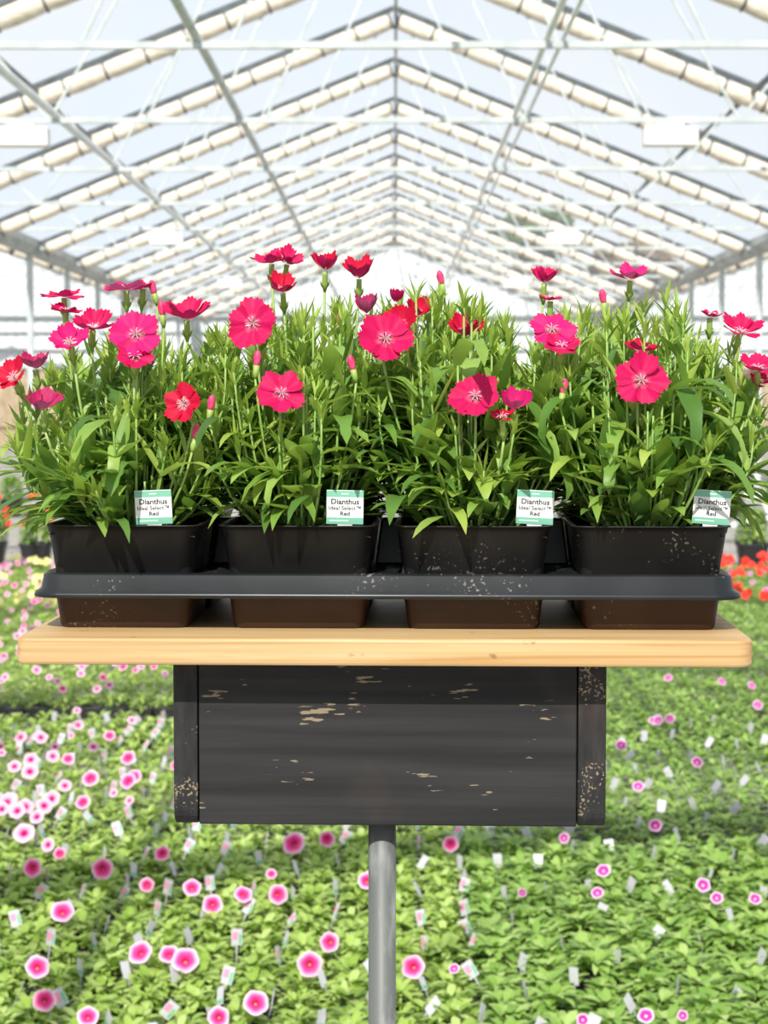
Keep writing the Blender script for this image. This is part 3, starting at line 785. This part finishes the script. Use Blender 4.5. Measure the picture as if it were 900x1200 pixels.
# ------------------------------------------------------------------ plant tags of the dianthus
def text_mesh(s, size, loc, scale_x=1.0, bold=0):
    cu = bpy.data.curves.new('txt', 'FONT'); cu.body = s; cu.size = size; cu.align_x = 'CENTER'; cu.align_y = 'CENTER'; cu.offset = bold
    cu.resolution_u = 2
    o = bpy.data.objects.new('txt', cu); C.objects.link(o); bpy.context.view_layer.update()
    me = bpy.data.meshes.new_from_object(o.evaluated_get(bpy.context.evaluated_depsgraph_get()))
    bpy.data.objects.remove(o); me.materials.clear()
    me.transform(Matrix.Translation(loc) @ Matrix.Rotation(R(90), 4, 'X') @ Matrix.Scale(scale_x, 4, (1,0,0)))
    return me
TW, THh = .0295, .0275
for k, (px, py, wpx, tilt) in enumerate(TAGS):
    y = S(0, T0.y + cys[0] - pw + .0125).y
    c = at(px, 612, y + (.001)); zc = ZT + .0038 + PH - .001
    t, _ = empty('plant_tag', (c.x, c.y, zc), RZ)
    t.rotation_euler = (R(5), R(tilt), RZ)
    tag(t, 'white and green dianthus name tag in the %s front pot' % COLS[k], 'plant tag', 'dianthus name tags')
    q = MB(); h0 = .0015
    q.box(-TW/2, TW/2, 0, .0006, h0, h0+THh); link('card', q, M['tagwhite'], t, bevel=.0002, seg=1)
    q = MB(); q.add([(-.006,.0003,h0),(.006,.0003,h0),(.001,.0003,-.03),(-.001,.0003,-.03),(-.006,.0006,h0),(.006,.0006,h0),(.001,.0006,-.03),(-.001,.0006,-.03)],[(0,3,2,1),(4,5,6,7),(0,1,5,4),(1,2,6,5),(2,3,7,6),(3,0,4,7)])
    link('stake', q, M['tagwhite'], t)
    q = MB(); q.box(-TW/2, TW/2, -.00015, 0, h0+THh*.8, h0+THh*.985); q.box(-TW/2, TW/2, -.00015, 0, h0+.0003, h0+THh*.2)
    link('colour_band', q, M['taggreen'], t)
    q = MB(); q.box(-.003,.003,-.00025,-.0001,h0+THh*.88,h0+THh*.915); q.box(-TW*.42,TW*.1,-.00025,-.0001,h0+THh*.09,h0+THh*.125)
    link('small_print', q, M['palemint'], t)
    for s_, sz, z, b_ in (('Dianthus', .0060, .66, .00012), ('Ideal Select\u2122', .0045, .475, .00004), ('Red', .0048, .31, .00009)):
        link('lettering', text_mesh(s_, sz, (0, -.0002, h0+THh*z), 1.05, b_), M['ink'], t)

# ------------------------------------------------------------------ beds on the floor
OV = [.35, .85, 1.0, .8, .0]
def bush(seed, nleaf, Rb, H, L0, W0, z0=.09, n=4):
    q = MB(); rnd = random.Random(seed)
    for k in range(nleaf):
        th = rnd.uniform(0, 6.283); ph = math.acos(1 - rnd.random()*1.0)
        o = Vector((math.sin(ph)*math.cos(th)*Rb, math.sin(ph)*math.sin(th)*Rb, z0 + math.cos(ph)*H))*1.0
        inn = Vector((o.x*.55, o.y*.55, z0 + (o.z-z0)*.72))
        el = R(rnd.uniform(0, 62)); th2 = th + rnd.uniform(-.8,.8)
        ld = Vector((math.cos(th2)*math.cos(el), math.sin(th2)*math.cos(el), math.sin(el)))
        leaf(q, inn, ld, Vector((0,0,1)), L0*rnd.uniform(.75,1.25), W0*rnd.uniform(.8,1.2), rnd.uniform(.3,1), .15, 0, n, OV)
    return q
bush_me = {}
for side in (0, 1):
    L = []
    for v in range(6):
        q = bush(40+v+side*20, 74, .064, .064, .038 + .006*side, .0195 + .002*side)
        q.tube([(0,0,.07),(0,0,.12)], .003, 5)
        me = q.mesh('foliage', True); me.materials.append(M['bed_leaf'] if side == 0 else M['bed_leaf_dark']); L.append(me)
    bush_me[side] = L
bp = loft([ring(.04,.04,.006,0,2), ring(.054,.054,.008,.088,2), ring(.056,.056,.008,.088,2), ring(.056,.056,.008,.094,2), ring(.051,.051,.007,.094,2), ring(.05,.05,.007,.08,2)], True, True)
bedpot_me = bp.mesh('pot', False); bedpot_me.materials.append(M['bedpot'])

def trumpet(q, c, nrm, Rr, rnd, pal=0, mi=0):
    """five-lobed open trumpet, radial uv"""
    nrm = nrm.normalized(); u = nrm.orthogonal().normalized(); v = nrm.cross(u); n = 20; ph = rnd.uniform(0, 6)
    vs = []; uvs = []
    for t, z in ((.08, -.45), (.2, -.15), (.55, .03), (1.0, -.02)):
        for k in range(n):
            a = ph + 2*math.pi*k/n; lobe = 1 + (.045*math.cos(5*(a-ph)) if t > .5 else 0)
            vs.append(c + (u*math.cos(a)+v*math.sin(a))*Rr*t*lobe + nrm*Rr*(z + (.06*math.cos(5*(a-ph)+1) if t > .9 else 0))); uvs.append((t, 0))
    fs = [(i*n+k, i*n+(k+1)%n, (i+1)*n+(k+1)%n, (i+1)*n+k) for i in range(3) for k in range(n)] + [tuple(range(n))[::-1]]
    q.add(vs, fs, mi, uvs)
    q.tube([c + nrm*(-.44*Rr), c + nrm*(-.8*Rr) + Vector((0,0,-.005))], [.1*Rr,.07*Rr], 6)

RX0 = -.396; RP = .1175; PYP = .12
GAP = 8.15; NEXT = 8.45
spots = []      # (x, y)
def side_of(x): return 0 if x < .17 else 1
ky = 0; y = 3.62
ys = []
while y < 15.6:
    ys.append(y); y += PYP
rs = random.Random(11)
for y in ys:
    lim = .205*y + .35
    k0 = int((-lim - RX0)/RP) - 1; k1 = int((lim - RX0)/RP) + 1
    for k in range(k0, k1):
        x = RX0 + (k+.5)*RP
        if abs(x) > lim: continue
        if x < .17 and GAP - .03 < y < NEXT + .02: continue
        spots.append((x, y))
def hidden(x, y):
    a = pix((x, y, .15))
    if not (-20 < a[0] < 920 and a[1] < 1225): return True
    if 215 < a[0] < 692 and a[1] < 962: return True
    if 35 < a[0] < 875 and a[1] < 770: return True
    return False
vis = sorted([s for s in spots if not hidden(*s)], key=lambda s: s[1])
indiv = set(vis[:296]); ylast = vis[295][1]

# flowers in the beds read off the photograph: px, py, diameter px, kind
BF = [(344,988,26,'p'),(38,1017,22,'p'),(120,1018,24,'p'),(73,1068,26,'p'),(44,1133,26,'p'),(164,1116,27,'p'),(198,1118,22,'p'),(217,1125,30,'p'),(326,1048,22,'p'),(386,1104,22,'p'),(363,1130,28,'p'),
 (300,1175,28,'p'),(52,1172,26,'p'),(103,1191,24,'p'),(249,1060,22,'p'),(225,1040,20,'p'),(172,1037,16,'p'),(484,1133,26,'p'),(528,989,18,'p'),(430,1032,20,'p'),(383,983,18,'p'),(318,1024,12,'p'),(256,1192,24,'p'),(285,1048,20,'p'),
 (150,915,20,'p'),(106,912,20,'p'),(150,888,18,'p'),(157,910,18,'p'),(97,940,18,'p'),(190,1000,18,'p'),(70,1000,14,'p'),
 (35,904,20,'w'),(17,898,16,'w'),(36,890,18,'w'),(60,936,22,'w'),(52,944,20,'w'),(8,940,22,'w'),(20,950,20,'w'),(43,957,18,'w'),(28,976,24,'w'),(12,936,18,'w'),(30,945,20,'w'),(56,990,16,'w'),(2,948,18,'w'),(62,886,16,'w'),(24,864,16,'w'),(48,864,16,'w'),
 (768,967,16,'v'),(707,1020,16,'v'),(700,1046,14,'v'),(817,893,14,'v'),(728,873,14,'v'),(771,844,12,'v'),(785,842,12,'v'),(824,1037,16,'v'),(840,1052,14,'v'),(885,1053,14,'v'),(757,1190,18,'v'),(661,982,12,'v'),(888,826,12,'v'),(532,1135,12,'v'),(612,1046,10,'v'),(800,1190,12,'v'),(683,1195,14,'v')]
KM = {'p': 'petunia', 'w': 'petunia_pale', 'v': 'viola'}
KN = {'p': 'magenta-pink white-edged flower', 'w': 'pale pink flower with a dark eye', 'v': 'purple and white flower'}
KS = {'p': 'magenta-pink flower', 'w': 'pale dark-eyed flower', 'v': 'purple-white flower'}
fl_of = {}; far_fl = []
def ground(px, py, z):
    d = RM @ Vector(((px-450)/FPX, -(py-600)/FPX, -1)); s = (z - CAMZ)/d.z
    return Vector((0,0,CAMZ)) + d*s
indl = list(indiv)
for (px, py, w, kd) in BF:
    p = ground(px, py, .178)
    s = min(indl, key=lambda s: (s[0]-p.x)**2 + (s[1]-p.y)**2)
    if (s[0]-p.x)**2 + (s[1]-p.y)**2 < .0096: fl_of.setdefault(s, []).append((p, w, kd))
    else: far_fl.append((p, w/FPX*p.y*.5, kd))

def rowname(x):
    k = round((x + .0)/RP - .5)
    return k
bedr = random.Random(21)
stuff = {0: [], 1: []}
for s in spots:
    sd = side_of(s[0])
    if s not in indiv: stuff[sd].append(s); continue
    x = s[0] + bedr.uniform(-.006,.006); y = s[1] + bedr.uniform(-.006,.006)
    nm = 'petunia_plant' if sd == 0 else 'pansy_plant'
    t, tm = empty(nm, (x, y, 0))
    link('pot', bedpot_me, [], t)
    f = link('foliage', bedr.choice(bush_me[sd]), [], t); f.rotation_euler = (0,0,bedr.uniform(0,6.28)); k = bedr.uniform(.92,1.08); f.scale = (k,k,bedr.uniform(.9,1.12))
    fls = fl_of.get(s, [])
    px, py = pix((x, y, .15))
    for (p, w, kd) in fls:
        q = MB(); dv = Vector((bedr.uniform(-.4,.4), -1, bedr.uniform(.3,1.1))).normalized()
        trumpet(q, p, dv, w/FPX*p.y*.54, bedr)
        fo = link('flower', q, M[KM[kd]], t, tm, True); fo['label'] = KN[kd]
        q = MB(); q.tube([Vector((x,y,.12)), p + Vector((0,.012,-.02))], .0015, 5); link('flower_stem', q, M['stem'], fo, tm, True)
    nr = int(round(abs(x - 0)/RP)); sdn = 'left' if x < -.01 else 'right'
    rows = 'in line with pole' if nr == 0 else '%d rows %s of pole' % (nr, sdn)
    dist = 1 + int(round((y - ys[0])/PYP))
    kind = 'petunia' if sd == 0 else 'pansy'
    if fls:
        tag(t, 'green %s with %s, %s, %d plants back' % (kind, KS[fls[0][2]] + ('s' if len(fls) > 1 else ''), rows, dist), 'plant', '%s plants in the floor bed' % kind)
    else:
        zone = 'near the bottom edge' if py > 1090 else 'just below the black box' if py > 960 else 'beside the black box'
        sz = ('left of' if x < 0 else 'right of')
        tag(t, 'flowerless green %s plant %s, %s the pole' % (kind, zone, sz), 'plant', 'flowerless %s plants %s, %s pole' % (kind, zone, sz))

def merged(name, pts, proto_list, mts, zscale=1.0):
    """one mesh made of many small plants"""
    V = []; F3 = []; base = 0; rr = random.Random(3)
    protos = []
    for q in proto_list:
        v = np.array(q.v, dtype=np.float64); protos.append((v, q.f))
    allv = []; allf = []
    for (x, y) in pts:
        v, f = protos[rr.randrange(len(protos))]
        a = rr.uniform(0, 6.28); c, s_ = math.cos(a), math.sin(a); k = rr.uniform(.95,1.15)
        w = np.stack([(v[:,0]*c - v[:,1]*s_)*k + x, (v[:,0]*s_ + v[:,1]*c)*k + y, v[:,2]*rr.uniform(.9,1.1)], 1)
        allv.append(w); allf.extend([tuple(i+base for i in ff) for ff in f]); base += len(v)
    me = bpy.data.meshes.new(name); me.from_pydata(np.concatenate(allv).tolist(), [], allf)
    me.polygons.foreach_set('use_smooth', [True]*len(allf)); me.update()
    return link(name, me, mts)
tag(merged('petunia_bed', stuff[0], [bush(70+v, 40, .066, .062, .036, .018, n=3) for v in range(4)], M['bed_leaf']), 'carpet of small green petunia plants stretching away on the left', 'plants', kind='stuff')
tag(merged('pansy_bed', stuff[1], [bush(80+v, 38, .066, .062, .038, .018, n=3) for v in range(4)], M['bed_leaf_dark']), 'carpet of small green pansy plants stretching away on the right', 'plants', kind='stuff')
# pots under the far part of the bed
q = MB()
for (x, y) in stuff[0] + stuff[1]:
    if (y < 6.5) or abs(y-NEXT) < .4 or abs(y-GAP) < .3 or y > 15.2: 
        q.add([(x+a*.04*b_, y+c*.04*b_, z) for z, b_ in ((0,1),(.09,1.38)) for a, c in ((-1,-1),(1,-1),(1,1),(-1,1))], [(0,1,5,4),(1,2,6,5),(2,3,7,6),(3,0,4,7),(4,5,6,7)])
tag(link('bed_pots', q, M['bedpot']), 'rows of small black square pots under the distant bed plants', 'pots', kind='stuff')
# scattered flowers of the far bed
ff = {k: MB() for k in ('p','w','v')}; fr = random.Random(31)
for (p, r, kd) in far_fl: trumpet(ff[kd], p, Vector((fr.uniform(-.4,.4),-1,.8)), r, fr)
for (x, y) in stuff[0]:
    if y > 6 and fr.random() < (.16 if y < GAP else .3):
        kd = 'w' if fr.random() < .75 else 'p'
        trumpet(ff[kd], Vector((x+fr.uniform(-.05,.05), y, .175)), Vector((fr.uniform(-.5,.5),-1,.9)), fr.uniform(.015,.024), fr)
for (x, y) in stuff[1]:
    if y > 6 and fr.random() < .03: trumpet(ff['v'], Vector((x, y, .175)), Vector((fr.uniform(-.5,.5),-1,.9)), .02, fr)
tag(link('petunia_flowers', ff['p'], M['petunia'], smooth=True), 'scattered magenta petunia flowers over the distant left bed', 'flowers', kind='stuff')
tag(link('pale_petunia_flowers', ff['w'], M['petunia_pale'], smooth=True), 'many pale pink dark-eyed petunia flowers over the distant left bed', 'flowers', kind='stuff')
tag(link('pansy_flowers', ff['v'], M['viola'], smooth=True), 'few purple and white pansy flowers over the distant right bed', 'flowers', kind='stuff')
# red and yellow blooms farther off on both sides
def blobs(name, pts, mt, label, r0, z0=.19):
    q = MB()
    for (x, y) in pts:
        for k in range(6):
            c = Vector((x+fr.uniform(-.05,.05), y+fr.uniform(-.05,.05), z0+fr.uniform(-.02,.03)))
            trumpet(q, c, Vector((fr.uniform(-.6,.6),-1,.8)), r0*fr.uniform(.8,1.2), fr)
    q.useuv = True
    tag(link(name, q, mt, smooth=True), label, 'flowers', kind='stuff')
blobs('red_flowers', [(x,y) for x,y in stuff[1] if 9.6 < y < 15.5 and fr.random() < .13 and x > 1.6 and (y > 12 or y < 10.4)], M['red_fl'], 'bright red flowers in the distant bed beyond the right end of the shelf', .024)
blobs('yellow_flowers', [(x,y) for x,y in stuff[0] if 12.0 < y < 15.5 and fr.random() < .14], M['yellow_fl'], 'pale yellow flowers in the distant bed beyond the left end of the shelf', .02)

# bed tags
def bed_tag_mesh(kind):
    q = MB(); w, h = .028, .042
    q.box(-w/2, w/2, 0, .0008, 0, h, 0)
    q.add([(-.002,0,0),(.002,0,0),(.0008,0,-.07),(-.0008,0,-.07),(-.002,.0008,0),(.002,.0008,0),(.0008,.0008,-.07),(-.0008,.0008,-.07)],[(0,3,2,1),(4,5,6,7),(0,1,5,4),(1,2,6,5),(2,3,7,6),(3,0,4,7)],0)
    if kind == 0:
        q.box(-w*.4, w*.1, -.0004, 0, h*.35, h*.8, 1); q.box(w*.2, w*.4, -.0004, 0, h*.1, h*.7, 2)
    elif kind == 1: q.box(-w*.4, w*.4, -.0004, 0, h*.1, h*.28, 2)
    me = q.mesh('bed_tag'); 
    for mm in (M['bedtag'], M['tagpink'], M['bedgreen']): me.materials.append(mm)
    return me
btm = [bed_tag_mesh(0), bed_tag_mesh(1), bed_tag_mesh(2)]
cnt = 0; tr_ = random.Random(77)
cand = []
for k in range(-16, 17):
    x = RX0 + k*RP; y = 3.75 + tr_.uniform(0,.2)
    while y < 10:
        if not hidden(x, y): cand.append((x, y))
        y += tr_.uniform(.12, .34) if x < .2 else tr_.uniform(.22,.55)
cand.sort(key=lambda c: c[1])
for (x, y) in cand[:230]:
    if GAP-.05 < y < NEXT: continue
    fac = tr_.random() < .22
    o = bpy.data.objects.new('plant_tag', btm[0 if (fac or tr_.random() < .3) else tr_.choice((1,2))] if x < .2 else btm[2]); C.objects.link(o)
    o.location = (x, y, .128 if x < .2 else .115)
    rz = tr_.uniform(-.6,.6) if fac else tr_.choice((-1,1))*tr_.uniform(.8,1.45)
    o.rotation_euler = (tr_.uniform(-.5,.1), tr_.uniform(-.5,.75), rz)
    px, py = pix((x, y, .16)); zone = 'near the bottom edge' if py > 1090 else 'just below the box' if py > 960 else 'beside or behind the box'
    lk = 'facing the viewer' if fac else 'seen nearly edge-on'
    sd = 'left' if x < 0 else 'right'
    tag(o, 'small white bed tag %s, %s, %s of the pole' % (lk, zone, sd), 'plant tag', 'bed tags %s %s, %s of pole' % (lk, zone, sd))

# larger potted plants across the aisle
big = {}
def big_plant(x, y, fk, label, grp):
    rr = random.Random(int(x*100))
    t, tm = empty('potted_plant', (x, y, 0))
    link('pot', big['pot'], M['bedpot'], t, smooth=False)
    f = link('foliage', big['fol'], M['bed_leaf_dark'], t); f.rotation_euler = (0,0,rr.uniform(0,6))
    if fk:
        for k in range(14):
            q = MB(); th = rr.uniform(0,6.28); ph = rr.uniform(0,1.4)
            trumpet(q, Vector((math.sin(ph)*math.cos(th)*.18, math.sin(ph)*math.sin(th)*.18, .28+math.cos(ph)*.38)), Vector((rr.uniform(-.5,.5),-1,.6)), rr.uniform(.026,.036), rr)
            link('flower', q, M[fk], t, smooth=True)
    tag(t, label, 'potted plant', grp)
q = loft([ring(.1,.1,.03,0,4), ring(.13,.13,.04,.2,4), ring(.14,.14,.045,.2,4), ring(.14,.14,.045,.23,4), ring(.125,.125,.04,.23,4), ring(.12,.12,.04,.2,4)], True, True)
big['pot'] = q.mesh('pot'); big['fol'] = bush(200, 320, .17, .4, .09, .035, .23).mesh('foliage', True)
rb = random.Random(8)
for s in (-1, 1):
    for k in range(9):
        x = s*(2.35 + k*.42)
        if s < 0: fk = ['red_fl','yellow_fl','orange_fl','red_fl'][k % 4]
        else: fk = [None, None, 'white_fl'][k % 3]
        nm = {None:'leafy green', 'white_fl':'white-flowered', 'red_fl':'red-flowered','yellow_fl':'yellow-flowered','orange_fl':'orange-flowered'}[fk]
        big_plant(x, 16.7 + rb.uniform(-.05,.05), fk, '%s bushy plant in black pot across far aisle, %s of tray, number %d outward' % (nm, 'left' if s < 0 else 'right', k+1), '%s pots across the far aisle' % nm)

for s in (-1, 1):
    for k in range(5):
        big_plant(s*(3.7 + k*.6), 24 + rb.uniform(-.1,.1), 'white_fl' if k % 2 else None, 'bushy green plant in black pot in the farthest row, %s of tray, number %d outward' % ('left' if s < 0 else 'right', k+1), 'pots in the farthest row')
# ------------------------------------------------------------------ light
w = bpy.data.worlds.new('sky'); bpy.context.scene.world = w; w.use_nodes = True; nt = w.node_tree
bg = nt.nodes['Background']
tcn = nt.nodes.new('ShaderNodeTexCoord'); sp = nt.nodes.new('ShaderNodeSeparateXYZ'); nt.links.new(tcn.outputs['Generated'], sp.inputs[0])
nz = nt.nodes.new('ShaderNodeTexNoise'); nz.inputs['Scale'].default_value = 2.5; nz.inputs['Detail'].default_value = 6; nt.links.new(tcn.outputs['Generated'], nz.inputs['Vector'])
cr = nt.nodes.new('ShaderNodeValToRGB'); cr.color_ramp.elements[0].position = .38; cr.color_ramp.elements[0].color = (.8,.9,1,1); cr.color_ramp.elements[1].position = .6; cr.color_ramp.elements[1].color = (.97,.99,1,1)
nt.links.new(nz.outputs[0], cr.inputs[0]); nt.links.new(cr.outputs[0], bg.inputs[0]); bg.inputs[1].default_value = .93
sd = bpy.data.lights.new('sun', 'SUN'); sun = bpy.data.objects.new('sun', sd); C.objects.link(sun)
sd.energy = 6.3; sd.angle = R(.6); sd.color = (1,.95,.86)
el, az = R(42), R(9)
dv = Vector((math.sin(az)*math.cos(el), math.cos(az)*math.cos(el), -math.sin(el)))   # travel direction
sun.rotation_euler = dv.to_track_quat('-Z', 'Y').to_euler()
vs_ = bpy.context.scene.view_settings
vs_.view_transform = 'Standard'; vs_.look = 'None'; vs_.gamma = 1; vs_.use_curve_mapping = False; vs_.exposure = 0
